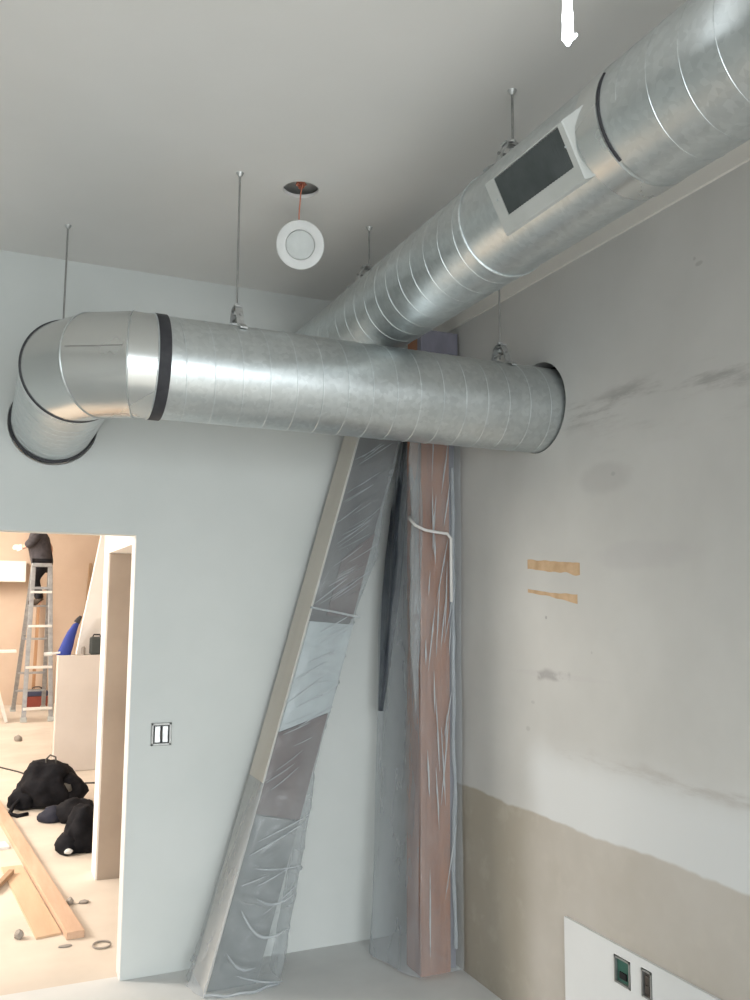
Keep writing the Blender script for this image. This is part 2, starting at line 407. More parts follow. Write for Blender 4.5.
# thick partition with an opening, running away from the doorway
out = [(4.616, 0), (5.0, 0), (5.0, 2.115), (6.105, 2.115), (6.105, 0), (6.32, 0), (6.32, 3.5), (4.616, 3.5)]
bm = plate(out, [], lambda y, z: (.767, y, z), (1, 0, 0), .20)
struct(link('wall_partition', bm, M['white_wall']))
bm = bmesh.new(); box(bm, (.778, 6.095, 0), (.96, 6.107, 2.112)); struct(link('trim_4', bm, M['brown_jamb']))  # brown face on the far jamb: the opening's shade put into its colour
# half-height wall and the sloped white soffit behind it
bm = bmesh.new(); box(bm, (.775, 9.95, 0), (2.6, 10.10, 1.21), .008); struct(link('wall_half', bm, M['half_wall']))
bm = plate([(.96, 1.0), (1.02, 1.40), (1.20, 2.50), (1.30, 3.5), (2.9, 3.5), (2.9, 1.0)], [], lambda x, z: (x, 10.25, z), (0, 1, 0), .12)
struct(link('wall_sloped', bm, M['white_wall']))

# ================================================================== DUCTS
X_, Y_, Z_ = Vector((1, 0, 0)), Vector((0, 1, 0)), Vector((0, 0, 1))
def pipe_bm(a, b, e1, e2, r, step=.05, n=96, inner=True):
    a, b = Vector(a), Vector(b); l = (b-a).length; k = max(2, int(l/step)); bm = bmesh.new()
    rings = []
    for i in range(k+1):
        c = a.lerp(b, i/k)
        rings.append([bm.verts.new(p) for p in ring_pts(c, e1, e2, r, n)])
    for i in range(k): bridge(bm, rings[i], rings[i+1])
    if inner:
        ri = [[bm.verts.new(p) for p in ring_pts(c, e1, e2, r-.004, n)] for c in (a, b)]
        bridge(bm, ri[0], ri[1]); bridge(bm, rings[0], ri[0]); bridge(bm, rings[-1], ri[1])
    return bm
def helix_bm(a, b, e1, e2, r, pitch, rad=.0028, ph=0):
    """standing lock seam wound round the pipe: a low rounded ridge"""
    a, b = Vector(a), Vector(b); l = (b-a).length; d = (b-a)/l; n = int(l/pitch*56); bm = bmesh.new(); prev = None
    for i in range(n+1):
        t = i/n; ang = ph+2*PI*t*l/pitch
        rd = e1*math.cos(ang)+e2*math.sin(ang); c = a+d*(l*t)
        cur = [bm.verts.new(c+d*w+rd*(r+h)) for w, h in ((-rad*1.6, -.001), (-rad*.8, rad*.75), (rad*.8, rad*.75), (rad*1.6, -.001))]
        if prev:
            for j in range(3): bm.faces.new((prev[j], cur[j], cur[j+1], prev[j+1]))
        prev = cur
    return bm

# --- crossing duct with its gored elbow into the back wall
cross = thing('round_duct', 'galvanised round duct crossing below the other, with a gored elbow turning into back wall', 'air duct', (1.3, CY, CZ))
RE = .262                                  # bend radius of the centreline
xb = LX+RE                                 # elbow starts here
XE = RW+.085
link('pipe', pipe_bm((xb, CY, CZ), (XE, CY, CZ), Y_, Z_, CR), M['galv'], cross, True, 40)
link('lock_seam', helix_bm((xb+.05, CY, CZ), (RW-.01, CY, CZ), Y_, Z_, CR, .105, .0021, 1.0), M['galv_seam'], cross, True, 30)
# elbow: pieces between mitre planes through the bend centre
BC = Vector((LX+RE, CY+RE, 0))
def elbow_ring(ang, r, tilt_ang, n=72):
    """ring where a straight gore (direction ang) meets the mitre plane tilt_ang"""
    # centreline point of the gore polyline at this mitre
    pass
cuts = [0, 15, 45, 75, 90]
mids = [0, 30, 60, 90]
def gore_ring(mid, cut, r, n=72):
    # gore axis direction at angle 'mid' (0: along -X, 90: along +Y); mitre plane contains BC vertical line at angle 'cut'
    m, c = math.radians(mid), math.radians(cut)
    d = Vector((-math.cos(m), math.sin(m), 0))             # travel direction
    rad = Vector((-math.sin(m), -math.cos(m), 0))          # outward from bend centre
    Rm = RE/1.0
    pts = []
    for k in range(n):
        a = 2*PI*k/n
        off = Rm + r*math.cos(a)
        t = off*math.tan(c-m)                               # distance along the gore axis to the mitre plane
        p = BC+rad*off+d*t; p.z = CZ+r*math.sin(a); pts.append(p)
    return pts
for gi in range(4):
    bm = bmesh.new(); nst = 6
    r0, r1 = gore_ring(mids[gi], cuts[gi], CR+.0015), gore_ring(mids[gi], cuts[gi+1], CR+.0015)
    rings = [[bm.verts.new(a.lerp(b, j/nst)) for a, b in zip(r0, r1)] for j in range(nst+1)]
    for j in range(nst): bridge(bm, rings[j], rings[j+1])
    link('elbow_gore', bm, M['galv_smooth'], cross, True)
for ci in (15, 45, 75):
    bm = bmesh.new(); mid = {15: 0, 45: 30, 75: 60}[ci]
    tube(bm, gore_ring(mid, ci, CR+.002), .0045 if ci == 75 else .0032, 8, closed=True)
    o = link('gore_seam', bm, M['galv'] if ci != 75 else M['rubber'], cross, True)
    if ci == 75: o['label'] = 'dark sealed seam between elbow and wall leg'
# longitudinal seam on the second gore
bm = bmesh.new(); a = gore_ring(30, 17, CR+.002); b = gore_ring(30, 43, CR+.002)
tube(bm, [a[1], b[1]], .0022, 6); link('gore_lap', bm, M['steel'], cross)
# wall leg
link('wall_leg', pipe_bm((LX, CY+RE, CZ), (LX, BW+.115, CZ), X_, Z_, CR), M['galv'], cross, True, 40)
link('lock_seam', helix_bm((LX, CY+RE+.10, CZ), (LX, BW-.02, CZ), X_, Z_, CR, .105, .0026), M['galv_seam'], cross, True, 30)
bm = bmesh.new(); band(bm, (LX, BW-.012, CZ), Y_, X_, Z_, CR+.0005, CR+.012, .022); o = link('wall_collar', bm, M['rubber'], cross, True, 40); o['label'] = 'dark ring where the leg meets the wall'
# joint band
bm = bmesh.new(); band(bm, (xb+.012, CY, CZ), X_, Y_, Z_, CR+.0008, CR+.0055, .042); o = link('joint_band', bm, M['rubber'], cross, True, 40); o['label'] = 'black band around the joint'
bm = bmesh.new(); tube(bm, ring_pts((xb-.012, CY, CZ), Y_, Z_, CR+.003, 72), .003, 8, closed=True); link('collar_bead', bm, M['galv_seam'], cross, True)

# --- main duct running to the back wall, with a register
main = thing('round_duct', 'long galvanised round duct running under ceiling to back wall, carrying a grille', 'air duct', (ML[0], 1.5, ML[1]))
mp = lambda y: (ML[0], y, ML[1])
link('pipe', pipe_bm(mp(-1.6), mp(1.6635), X_, Z_, MR), M['galv'], main, True, 40)
link('pipe', pipe_bm(mp(1.6645), mp(BW-.004), X_, Z_, MR), M['galv'], main, True, 40)
link('sleeve', pipe_bm(mp(1.60), mp(1.73), X_, Z_, MR-.006), M['galv_smooth'], main, True, 40)
link('lock_seam', helix_bm(mp(-1.5), mp(1.60), X_, Z_, MR, .105, .0017), M['galv'], main, True, 30)
link('lock_seam', helix_bm(mp(2.40), mp(BW-.02), X_, Z_, MR, .105, .0017, 2.0), M['galv'], main, True, 30)
bm = bmesh.new(); tube(bm, ring_pts(mp(1.664), X_, Z_, MR-.001, 40, math.radians(150), math.radians(232)), .0055, 8)
o = link('joint_gap', bm, M['rubber'], main, True); o['label'] = 'dark open slip joint'
bm = bmesh.new(); tube(bm, ring_pts(mp(2.37), X_, Z_, MR+.002, 72), .0042, 8, closed=True); link('coupling_bead', bm, M['galv_seam'], main, True)
# register
th = math.radians(-26.5)
rn = Vector((-math.cos(th), 0, math.sin(th))); rt = Vector((math.sin(th), 0, math.cos(th)))   # outward, upward along the face
RY0, RY1, RH, RO = 1.774, 2.165, .083, MR+.006
fy0, fy1, fh, H0 = 1.797, 2.115, .058, .019
rc = Vector(mp((RY0+RY1)/2))
def rmap(y, h, d): return Vector(mp(y))+rn*d+rt*(h+.015)
bm = bmesh.new()
def loop(y0, y1, h, d): return [bm.verts.new(rmap(*q)) for q in ((y0, -h, d), (y1, -h, d), (y1, h, d), (y0, h, d))]
o0, o1, o2 = loop(RY0-.075, RY1+.045, RH+.010, RO-.055), loop(RY0, RY1, RH, RO-.003), loop(RY0+.003, RY1-.003, RH-.003, RO)
def gloop(y0, y1, h, d): return [bm.verts.new(rmap(*q)) for q in ((y0, H0-h, d), (y1, H0-h, d), (y1, H0+h, d), (y0, H0+h, d))]
i0, i1 = gloop(fy0, fy1, fh, RO), gloop(fy0+.002, fy1-.002, fh-.002, RO-.012)
for a, b in ((o0, o1), (o1, o2), (o2, i0), (i0, i1)): bridge(bm, a, b)
fr = link('register_frame', bm, M['frame'], main); fr['label'] = 'flat grey frame around the grille'
bm = bmesh.new(); b_ = [bm.verts.new(rmap(*q)) for q in ((fy0, H0-fh, RO-.0125), (fy1, H0-fh, RO-.0125), (fy1, H0+fh, RO-.0125), (fy0, H0+fh, RO-.0125))]
bm.faces.new(b_); link('grille_back', bm, M['black'], fr)
bm = bmesh.new(); ns_ = 25
for k in range(ns_):
    y = fy0+.006+(fy1-fy0-.012)*k/(ns_-1)
    obox(bm, rmap(y, H0, RO-.0035), ((Y_*.75+rn*.65), rt, (Y_*-.65+rn*.75)), (.0044, fh-.002, .0007))
for h in (H0-.029, H0, H0+.029):
    obox(bm, rmap((fy0+fy1)/2, h, RO-.009), (Y_, rt, rn), ((fy1-fy0)/2-.003, .0009, .0012))
o = link('grille', bm, M['louver'], fr); o['label'] = 'dark grey louvred grille'
for y in (RY0+.022, RY1-.030):
    for h in (H0, ):
        bm = bmesh.new(); tube(bm, [rmap(y, h, RO-.002), rmap(y, h, RO+.0025)], [.004, .003], 10); link('screw', bm, M['galv_seam'], fr, True, 40)
# saddle sleeve between register and slip joint
bm = bmesh.new(); band(bm, mp(1.715), Y_, X_, Z_, MR+.0005, MR+.0025, .085); link('register_saddle', bm, M['galv_smooth'], main, True, 40)

# --- threaded hanger rods
def hanger(x, y, ztop, axis, r, label, spread=.045):
    t = thing('hanger_rod', label, 'hanger rod', (x, y, CE), 'threaded rods holding the ducts')
    bm = bmesh.new(); tube(bm, [(x, y, CE-.001), (x, y, ztop+.02)], .0042, 8); link('rod', bm, M['steel'], t, True, 40)
    bm = bmesh.new(); tube(bm, [(x, y, CE), (x, y, CE-.006), (x, y, CE-.016)], [.016, .013, .006], 14); link('ceiling_anchor', bm, M['steel_light'], t, True, 40)
    bm = bmesh.new()
    d = Y_ if axis == 'X' else X_           # across the pipe
    e = X_ if axis == 'X' else Y_
    zc = ztop-r
    c0 = Vector((x, y, zc)); zt_ = ztop+.085
    for s in (-1, 1):                       # split-ring clamp: bolted ears at the rod, arms down to the pipe
        pts = [Vector((x, y, zt_))+d*s*.004, Vector((x, y, zt_-.014))+d*s*.030, Vector((x, y, zt_-.05))+d*s*.050]
        for k in range(7):
            a = (.33+.05*k)*s
            pts.append(c0+d*math.sin(a)*(r+.007)+Z_*math.cos(a)*(r+.007))
        for p, q in zip(pts, pts[1:]): bar(bm, p, q, .028, .006, (p-c0).normalized())
    obox(bm, (x, y, zt_-.006), (d, e, Z_), (.036, .014, .004))
    link('clamp', bm, M['steel_light'], t)
    bm = bmesh.new(); tube(bm, [(x, y, zt_-.002), (x, y, zt_+.012)], .012, 6); tube(bm, [(x, y, zt_-.035), (x, y, zt_-.020)], .012, 6); link('nut', bm, M['steel_light'], t)
    bm = bmesh.new(); tube(bm, [Vector((x, y, zt_-.045))-d*.058, Vector((x, y, zt_-.045))+d*.058], .005, 8); link('clamp_bolt', bm, M['steel'], t, True, 40)
    return t
hanger(.272, 4.06, CZ+CR, 'Y', CR, 'threaded hanger rod at far left, standing behind the duct elbow')
hanger(.855, CY, CZ+CR, 'X', CR, 'long threaded hanger rod clamped to the crossing duct, left of the dangling downlight')
hanger(2.065, CY, CZ+CR, 'X', CR, 'threaded hanger rod clamped to the crossing duct close to right wall')
hanger(ML[0], 3.50, ML[1]+MR, 'Y', MR, 'short threaded hanger rod on the upper duct, right of the dangling downlight')
hanger(ML[0], 2.315, ML[1]+MR, 'Y', MR, 'short threaded hanger rod on the upper duct above the grille')

# --- recessed downlight dangling from its hole
DC = Vector((1.125, 3.284, 3.262))
dn = (EYE-DC).normalized(); dn = (dn+Vector((0, 0, .06))).normalized()
dl = thing('downlight', 'round white recessed downlight dangling by its wire below a ceiling hole', 'ceiling light', DC)
s1 = dn.cross(Z_).normalized(); s2 = s1.cross(dn)
def lathe(prof, c, n, e1, e2, seg=48):
    bm = bmesh.new(); rings = [[bm.verts.new(p+n*h) for p in ring_pts(c, e1, e2, max(r, 1e-4), seg)] for r, h in prof]
    for a, b in zip(rings, rings[1:]): bridge(bm, a, b)
    bm.faces.new(rings[0]); bm.faces.new(rings[-1]); return bm
link('trim_ring', lathe([(.06, -.012), (.096, -.008), (.100, -.002), (.097, .003), (.070, .006), (.061, .003), (.058, -.006)], DC, dn, s1, s2), M['plastic_white'], dl, True, 35)
link('lens', lathe([(.0575, -.008), (.0575, -.001), (.052, .002), (.02, .0035), (.001, .0038)], DC, dn, s1, s2), M['lens'], dl, True, 35)
link('driver_can', lathe([(.001, -.05), (.045, -.05), (.052, -.045), (.055, -.0125)], DC, dn, s1, s2), M['steel_light'], dl, True, 35)
bm = bmesh.new(); top = DC-dn*.05
tube(bm, [top, top+Vector((.0, .02, .04)), Vector((1.120, 3.290, 3.40)), Vector((1.124, 3.284, 3.49)), Vector((1.13, 3.27, 3.53)), Vector((1.11, 3.29, 3.558))], .0032, 6)
o = link('wire', bm, M['wire'], dl, True); o['label'] = 'thin orange supply wire'
bm = bmesh.new()
for q in range(3):
    tube(bm, [Vector((1.124+.02*math.sin(k*1.1+q*2), 3.284+.028*math.cos(k*.9+q*2), 3.520+.0035*k)) for k in range(10)], .004, 6)
o = link('wire_bundle', bm, M['wire'], dl, True); o['label'] = 'orange wires bunched inside the ceiling hole'

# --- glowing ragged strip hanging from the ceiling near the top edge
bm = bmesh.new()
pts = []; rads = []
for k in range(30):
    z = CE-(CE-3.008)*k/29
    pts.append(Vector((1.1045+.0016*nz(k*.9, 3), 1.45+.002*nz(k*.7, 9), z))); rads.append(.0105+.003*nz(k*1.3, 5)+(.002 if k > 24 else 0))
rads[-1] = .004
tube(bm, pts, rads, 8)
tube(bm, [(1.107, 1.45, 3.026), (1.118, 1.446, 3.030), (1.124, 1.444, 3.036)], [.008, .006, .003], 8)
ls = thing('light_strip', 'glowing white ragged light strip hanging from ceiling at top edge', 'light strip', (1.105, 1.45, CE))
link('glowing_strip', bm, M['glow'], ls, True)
bm = bmesh.new(); box(bm, (1.083, 1.428, CE-.012), (1.127, 1.472, CE), .003); link('ceiling_clip', bm, M['plastic_white'], ls)

# ================================================================== LEANING WRAPPED BEAM
SL = .281                                 # lean in X per metre of height
bx0 = lambda z: 1.035+SL*z                # left edge at height z
BW_, BD0, BD1 = .245, 4.215, 4.440        # width, front Y, back Y
beam = thing('leaning_beam', 'beam leaning against back wall, beige on its left side, wrapped in crinkled clear plastic', 'beam', (1.16, 4.33, 0))
ZT = 2.93
def skew_box(bm, x0, x1, y0, y1, z0, z1, rise0=0, rise1=0):
    vs = box(bm, (x0, y0, z0), (x1, y1, z1))
    for v in vs:
        if v.co.x > (x0+x1)/2: v.co.z += rise0 if v.co.z < (z0+z1)/2 else rise1
        v.co.x += 1.035+SL*v.co.z
bm = bmesh.new(); skew_box(bm, .012, BW_, BD0+.01, BD1, .0, ZT); link('beam_core', bm, M['core'], beam)
bm = bmesh.new(); skew_box(bm, 0, .0115, BD0, BD1, .0, ZT); o = link('side_board', bm, M['beige'], beam); o['label'] = 'beige board on the left side'
bm = bmesh.new(); skew_box(bm, .012, BW_+.012, BD0-.012, BD0+.0095, 1.16, 1.70, .085, -.02); o = link('pale_sleeve', bm, M['foam'], beam); o['label'] = 'pale grey sleeve around the middle'
bm = bmesh.new(); skew_box(bm, .012, BW_+.003, BD0-.006, BD0+.0095, .78, 1.152, -.05, .085); o = link('primer_patch', bm, M['maroon'], beam); o['label'] = 'dark maroon length below the sleeve'
bm = bmesh.new(); skew_box(bm, .012, BW_+.003, BD0-.006, BD0+.0095, .0, .772, 0, -.05); o = link('grey_face', bm, M['grey_board'], beam); o['label'] = 'grey lowest length'
bm = bmesh.new(); skew_box(bm, .10, BW_+.002, BD0+.0, BD0+.0095, 1.73, 2.02, -.02, .14); o = link('primer_patch', bm, M['maroon'], beam); o['label'] = 'dark maroon length above the sleeve'
# crinkled film: front and right side
crs = []
rr = random.Random(3)
for k in range(95):
    z0 = rr.uniform(.05, 2.7); up = z0 > 1.75
    crs.append((z0, rr.uniform(.35, .85) if up else rr.uniform(-.5, .9), rr.uniform(.004, .012), rr.uniform(.003, .008) if z0 > .8 else rr.uniform(.006, .018), rr.uniform(-.1, .5), rr.uniform(.4, 1.1)))
def crease(u, z):
    s = 0
    x = u*.3
    for z0, sl, w, a, u0, u1 in crs:
        if u0 < u < u1:
            d = (z-z0-sl*(x-.12))
            if abs(d) < w*4: s += 1.6*a*math.exp(-(d/w)**2)*min(1, (u-u0)*8, (u1-u)*8)
    return s
def flare(z):                              # how far the wrap stands off
    f = .010
    f += .016*max(0, 1-abs(z-2.03)/.25)
    f += .055*max(0, 1-z/.95)**.7
    return f
def film_f(u, v):
    z = .004+v*(2.78-.004)
    fl = flare(z)
    w = BW_+.012+(fl-.01)*1.9
    dd = BD1-BD0-.02
    s = u*(w+dd*.8)
    bulge = .010*nz(u*3, z*4, 2)+.006*nz(u*8, z*9, 5)+crease(u*1.3, z)
    if z < .75: bulge += .022*nz(u*4, z*6, 11)*(1-z/.75)
    if s <= w:
        x = -.004+s; e = min(s, w-s)/.05
        y = BD0-.016-fl*.8*min(1, .35+e)-bulge
    else:
        x = w+bulge*.7; y = BD0-.010+(s-w)
        y = min(y, BD1-.01)
    return Vector((bx0(z)+x+.0*fl, y, z))
bm = bmesh.new(); grid_surface(bm, 64, 300, film_f); link('plastic_wrap', bm, M['film'], beam, True)
# film and paper gathered round the foot, on the left side
def foot_f(u, v):
    z = .004+v*.92; k = (1-v)**1.2
    x = bx0(z)-.003-.050*k*(.35+.65*math.sin(PI*min(1, u*.9+.1)))
    y = BD1-.012-u*(BD1-BD0+.02+.05*k)
    x += .014*nz(u*5, z*7, 4)*k-abs(crease(u, z+.3))*.5*k
    return Vector((x, y, z))
bm = bmesh.new(); grid_surface(bm, 30, 70, foot_f); o = link('foot_wrap', bm, M['film_thin'], beam, True)
bm = bmesh.new()                           # tie around the wrap
zt = 1.735
tube(bm, [Vector((bx0(zt+q*.05)+.0+q*(BW_+.012), BD0-.028+.006*math.sin(q*9), zt+.035-q*.05)) for q in [i/12 for i in range(13)]], .006, 6)
link('wrap_tie', bm, M['film_dense'], beam, True)
# pleats: film folded on itself, crossing the front in taut diagonal lines
bm = bmesh.new(); rp = random.Random(12)
def pleat(u0, z0, u1, z1, r, sag=0):
    pts, rad = [], []
    for k in range(13):
        t = k/12; z = z0+(z1-z0)*t-sag*math.sin(PI*t); fl = flare(z)
        w = BW_+.012+(fl-.01)*1.9
        pts.append(Vector((bx0(z)+(u0+(u1-u0)*t)*w, BD0-.018-fl*.95-.006*math.sin(PI*t)-.004*nz(t*4, z*9), z)))
        rad.append(r*.62*(.25+.75*math.sin(PI*t)**.6)*(1+.3*nz(t*5, z*3)))
    tube(bm, pts, rad, 6)
for k in range(26):
    z = rp.uniform(1.78, 2.62); u = rp.uniform(.0, .45); l = rp.uniform(.3, .65)
    pleat(u, z, min(.98, u+l), z+l*rp.uniform(.16, .26), rp.uniform(.0016, .0045))
for k in range(14):
    z = rp.uniform(.80, 1.68); u = rp.uniform(.0, .4); l = rp.uniform(.35, .75)
    pleat(u, z, min(.98, u+l), z+l*rp.uniform(.05, .22), rp.uniform(.002, .005))
for u0, z0, u1, z1, r, sg in ((.05, .60, .85, .72, .007, .0), (.15, .66, .95, .76, .006, .0), (.2, .54, .95, .53, .006, .01), (.35, .40, .9, .40, .010, .03), (.15, .36, .9, .25, .012, .07),
                              (.3, .46, .8, .53, .005, 0), (.1, .18, .55, .10, .010, .03), (.3, .08, .98, .02, .008, .01), (.5, .33, .95, .45, .004, .0), (.05, .47, .4, .50, .006, .0)):
    pleat(u0, z0, u1, z1, r, sg)
o = link('film_pleats', bm, M['film_dense'], beam, True); o['label'] = 'whitish folded creases of the wrap'
bm = bmesh.new()                           # white rim of film on the floor
tube(bm, [Vector((1.02+.36*q, BD0-.055-.045*math.sin(PI*q), .008+.004*math.sin(q*17))) for q in [i/16 for i in range(17)]], .007, 6)
link('wrap_hem', bm, M['film_dense'], beam, True)

# ================================================================== CORNER POST
post = thing('corner_post', 'red-brown upright post in the room corner, wrapped in hanging clear plastic film', 'post', (2.11, 4.03, 0))
bm = bmesh.new(); box(bm, (2.03, 3.955, 0), (2.195, 4.12, 3.215), .006); link('wood_post', bm, M['post'], post)
bm = bmesh.new(); box(bm, (2.198, 3.995, .0), (2.246, 4.12, 3.22), .004); o = link('edge_membrane', bm, M['membrane'], post); o['label'] = 'purple-grey strip beside the wall'
bm = bmesh.new(); box(bm, (2.026, 3.948, 2.86), (2.246, 3.9945, 3.222), .004); o = link('top_membrane', bm, M['membrane'], post); o['label'] = 'purple-grey wrap at the post top'
# film: front sheet
def post_front(u, v):
    z = .02+v*2.92
    k = max(0, 1-z/.9)
    x = 2.012-.012*k+u*(.238+.006*k)
    y = 3.932-.018*k+.010*nz(u*5, z*2.2, 1)-.5*crease(u, (z*.93)%2.7)-.006*nz(u*14, z*5, 7)
    return Vector((min(x, 2.249), y, z))
bm = bmesh.new(); grid_surface(bm, 44, 240, post_front); link('front_film', bm, M['film_clear'], post, True)
# film: left sheet falling towards the back wall, gathered at the top
def post_left(u, v):
    z = .012+v*2.93
    zz = z/2.95
    xe = 1.952+.05*min(1, zz/.6)+.10*max(0, (zz-.6)/.4)
    ye = 4.42-.16*max(0, (zz-.55)/.45)
    a, b = Vector((2.012, 3.932, z)), Vector((xe, ye, z))
    p = a.lerp(b, u)
    fold = .018*math.sin(u*11+z*.7)*(.3+u)*(1-.6*zz)+.012*nz(u*4, z*1.3, 3)
    return p+Vector((-fold, 0, 0))-Vector((.06*math.sin(PI*u)*max(0, 1-z/1.0), 0, 0))
bm = bmesh.new(); grid_surface(bm, 44, 150, post_left); link('side_film', bm, M['film_thin'], post, True)
# shadowed gap between post and beam, drawn as a dark translucent strip
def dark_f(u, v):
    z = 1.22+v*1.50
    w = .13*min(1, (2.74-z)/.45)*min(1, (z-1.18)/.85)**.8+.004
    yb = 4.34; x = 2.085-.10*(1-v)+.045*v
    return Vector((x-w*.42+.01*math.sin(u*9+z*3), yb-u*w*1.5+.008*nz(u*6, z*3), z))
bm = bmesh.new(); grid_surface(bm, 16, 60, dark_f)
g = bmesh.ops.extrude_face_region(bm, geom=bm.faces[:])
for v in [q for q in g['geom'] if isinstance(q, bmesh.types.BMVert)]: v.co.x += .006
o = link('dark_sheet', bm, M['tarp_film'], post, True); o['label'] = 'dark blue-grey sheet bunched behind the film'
# white highlights of folded film down the right edge
bm = bmesh.new()
tube(bm, [Vector((2.226+.012*nz(z*3, 1), 3.975+.01*nz(z*4, 8), z)) for z in np.linspace(.1, 2.5, 70)], [.010+.006*nz(z*6, 3) for z in np.linspace(.1, 2.5, 70)], 8)
link('folded_edge', bm, M['film_dense'], post, True)
bm = bmesh.new(); zs = np.linspace(1.25, 2.93, 60)
tube(bm, [Vector((2.004+.014*nz(z*2.5, 4), 3.965+.02*nz(z*3, 2), z)) for z in zs], [(.030+.014*nz(z*5, 6))*min(1, (z-1.2)*2.2) for z in zs], 10)
link('bunched_edge', bm, M['film'], post, True)
# film pleats running down the front of the post
bm = bmesh.new(); rq = random.Random(5)
for k in range(26):
    z0 = rq.uniform(.1, 2.5); l = rq.uniform(.12, .45); x0 = rq.uniform(2.03, 2.17); dx = rq.uniform(-.02, .07)*l/.3
    tube(bm, [Vector((min(2.235, x0+dx*t), 3.916+.004*nz(t*4, k), z0+l*t)) for t in np.linspace(0, 1, 9)], [.0006+rq.uniform(.002, .0045)*math.sin(PI*t) for t in np.linspace(0, 1, 9)], 6)
o = link('film_pleats', bm, M['film_dense'], post, True); o['label'] = 'whitish folded creases of the film'
# pale cord tied round the post
bm = bmesh.new()
tube(bm, [(2.012, 4.05, 2.24), (1.965, 3.95, 2.215), (1.972, 3.900, 2.18), (2.02, 3.885, 2.158), (2.08, 3.88, 2.150), (2.14, 3.882, 2.145), (2.165, 3.885, 2.12), (2.166, 3.888, 1.98), (2.168, 3.89, 1.80)], .0075, 8)
o = link('tie_cord', bm, M['tape'], post, True); o['label'] = 'pale cord tied round the post'
# ================================================================== WALL DETAILS
# torn paper strips on the right wall
def torn_strip(name, label, y0, y1, z0, z1, hh, seed):
    bm = bmesh.new(); n = 24; top, bot = [], []
    for k in range(n+1):
        t = k/n; y = y0+(y1-y0)*t; zc = z0+(z1-z0)*t
        top.append((y, zc+hh(t)*(1+.25*nz(t*7, seed)))); bot.append((y, zc-hh(t)*(1+.35*nz(t*6, seed+5))))
    bm.free()
    b2 = plate(top+bot[::-1], [], lambda y, z: (RW, y, z), (-1, 0, 0), .0018)
    return tag(link(name, b2, M['torn']), label, 'torn paper', 'torn tan paper strips')
torn_strip('torn_paper', 'wider tan strip of torn paper on right wall', 3.345, 2.965, 1.973, 1.94, lambda t: .021+.004*t, 1)
torn_strip('torn_paper', 'narrow ragged tan paper strip on right wall, just under the wider strip', 3.345, 2.985, 1.853, 1.815, lambda t: .008+.013*max(0, t-.45)*1.6, 9)

# white board with outlet cut-outs at the lower right
ob = [((2.745, .437), .046, .050), ((2.613, .443), .028, .050)]
holes = [[(y-w, z-h), (y+w, z-h), (y+w, z+h), (y-w, z+h)] for (y, z), w, h in ob]
bm = plate([(3.10, 0), (.5, 0), (.5, .523), (3.10, .523)], holes, lambda y, z: (RW-.0005, y, z), (-1, 0, 0), .0135)
struct(link('trim_5', bm, M['panel']))
def outlet(label, mat, y, z, w, h, toggles):
    t = thing('outlet_box', label, 'outlet box', (RW, y, z), 'outlet boxes in the white board')
    bm = bmesh.new()
    x0, x1 = RW-.017, RW-.002
    for a, b in (((y-w, z-h), (y+w, z-h+.006)), ((y-w, z+h-.006), (y+w, z+h)), ((y-w, z-h), (y-w+.006, z+h)), ((y+w-.006, z-h), (y+w, z+h))):
        box(bm, (x0, a[0], a[1]), (x1, b[0], b[1]))
    link('box_rim', bm, M['steel'] if toggles else M['steel'], t)
    bm = bmesh.new(); box(bm, (RW-.006, y-w+.006, z-h+.006), (RW-.002, y+w-.006, z+h-.006)); link('box_back', bm, mat, t)
    bm = bmesh.new()
    for q in ((-.016,) if toggles else (.016, -.018)):
        box(bm, (RW-.013, y-w*.45, z+q-.012), (RW-.006, y+w*.45, z+q+.012), .002)
    link('receptacle', bm, M['black'] if toggles else M['brown_dark'], t)
outlet('wider outlet box with green inside, left of the two in the white wall board', M['green'], 2.745, .437, .043, .047, True)
outlet('narrow dark brown outlet box, right of the two in the white wall board', M['brown_dark'], 2.613, .443, .026, .047, False)

# switch box on the back wall
sw = thing('switch_box', 'bare metal light switch box without cover on back wall beside doorway', 'light switch', (.853, BW, 1.138))
bm = bmesh.new()
for a, b in (((.803, 1.083), (.903, 1.095)), ((.803, 1.181), (.903, 1.193)), ((.803, 1.083), (.815, 1.193)), ((.891, 1.083), (.903, 1.193))):
    box(bm, (a[0], BW-.010, a[1]), (b[0], BW-.0005, b[1]), .002)
link('mud_ring', bm, M['steel'], sw)
bm = bmesh.new(); box(bm, (.815, BW-.003, 1.095), (.891, BW-.0008, 1.181)); link('box_back', bm, M['rubber'], sw)
bm = bmesh.new(); box(bm, (.820, BW-.008, 1.098), (.848, BW-.003, 1.178), .002); box(bm, (.858, BW-.008, 1.098), (.886, BW-.003, 1.178), .002); link('mounting_strap', bm, M['steel_light'], sw)
bm = bmesh.new(); box(bm, (.849, BW-.011, 1.118), (.857, BW-.003, 1.158), .002); link('toggle', bm, M['brown_dark'], sw)

# ================================================================== FAR ROOM
# --- step ladder with a person on it
lad = thing('step_ladder', 'tall aluminium step ladder in the far room under the person in dark clothes', 'ladder', (.85, 14.9, 0))
LZ = 2.33
fL = lambda z: Vector((.66+.05*z/LZ, 14.12+.30*z/LZ, z)); fR = lambda z: Vector((1.04-.09*z/LZ, 14.12+.30*z/LZ, z))
rL = lambda z: Vector((.56+.15*z/LZ, 15.55-1.05*z/LZ, z)); rR = lambda z: Vector((1.02-.07*z/LZ, 15.55-1.05*z/LZ, z))
for f in (fL, fR, rL, rR):
    bm = bmesh.new(); bar(bm, f(.02), f(LZ), .065, .03, (0, 1, 0), .004); link('ladder_rail', bm, M['alu'], lad)
for z in (.19, .79, 1.40, 1.915):
    bm = bmesh.new(); a, b = fL(z), fR(z); box(bm, (a.x-.02, a.y-.05, z-.018), (b.x+.02, a.y+.05, z+.018), .004); link('ladder_step', bm, M['alu_white'], lad)
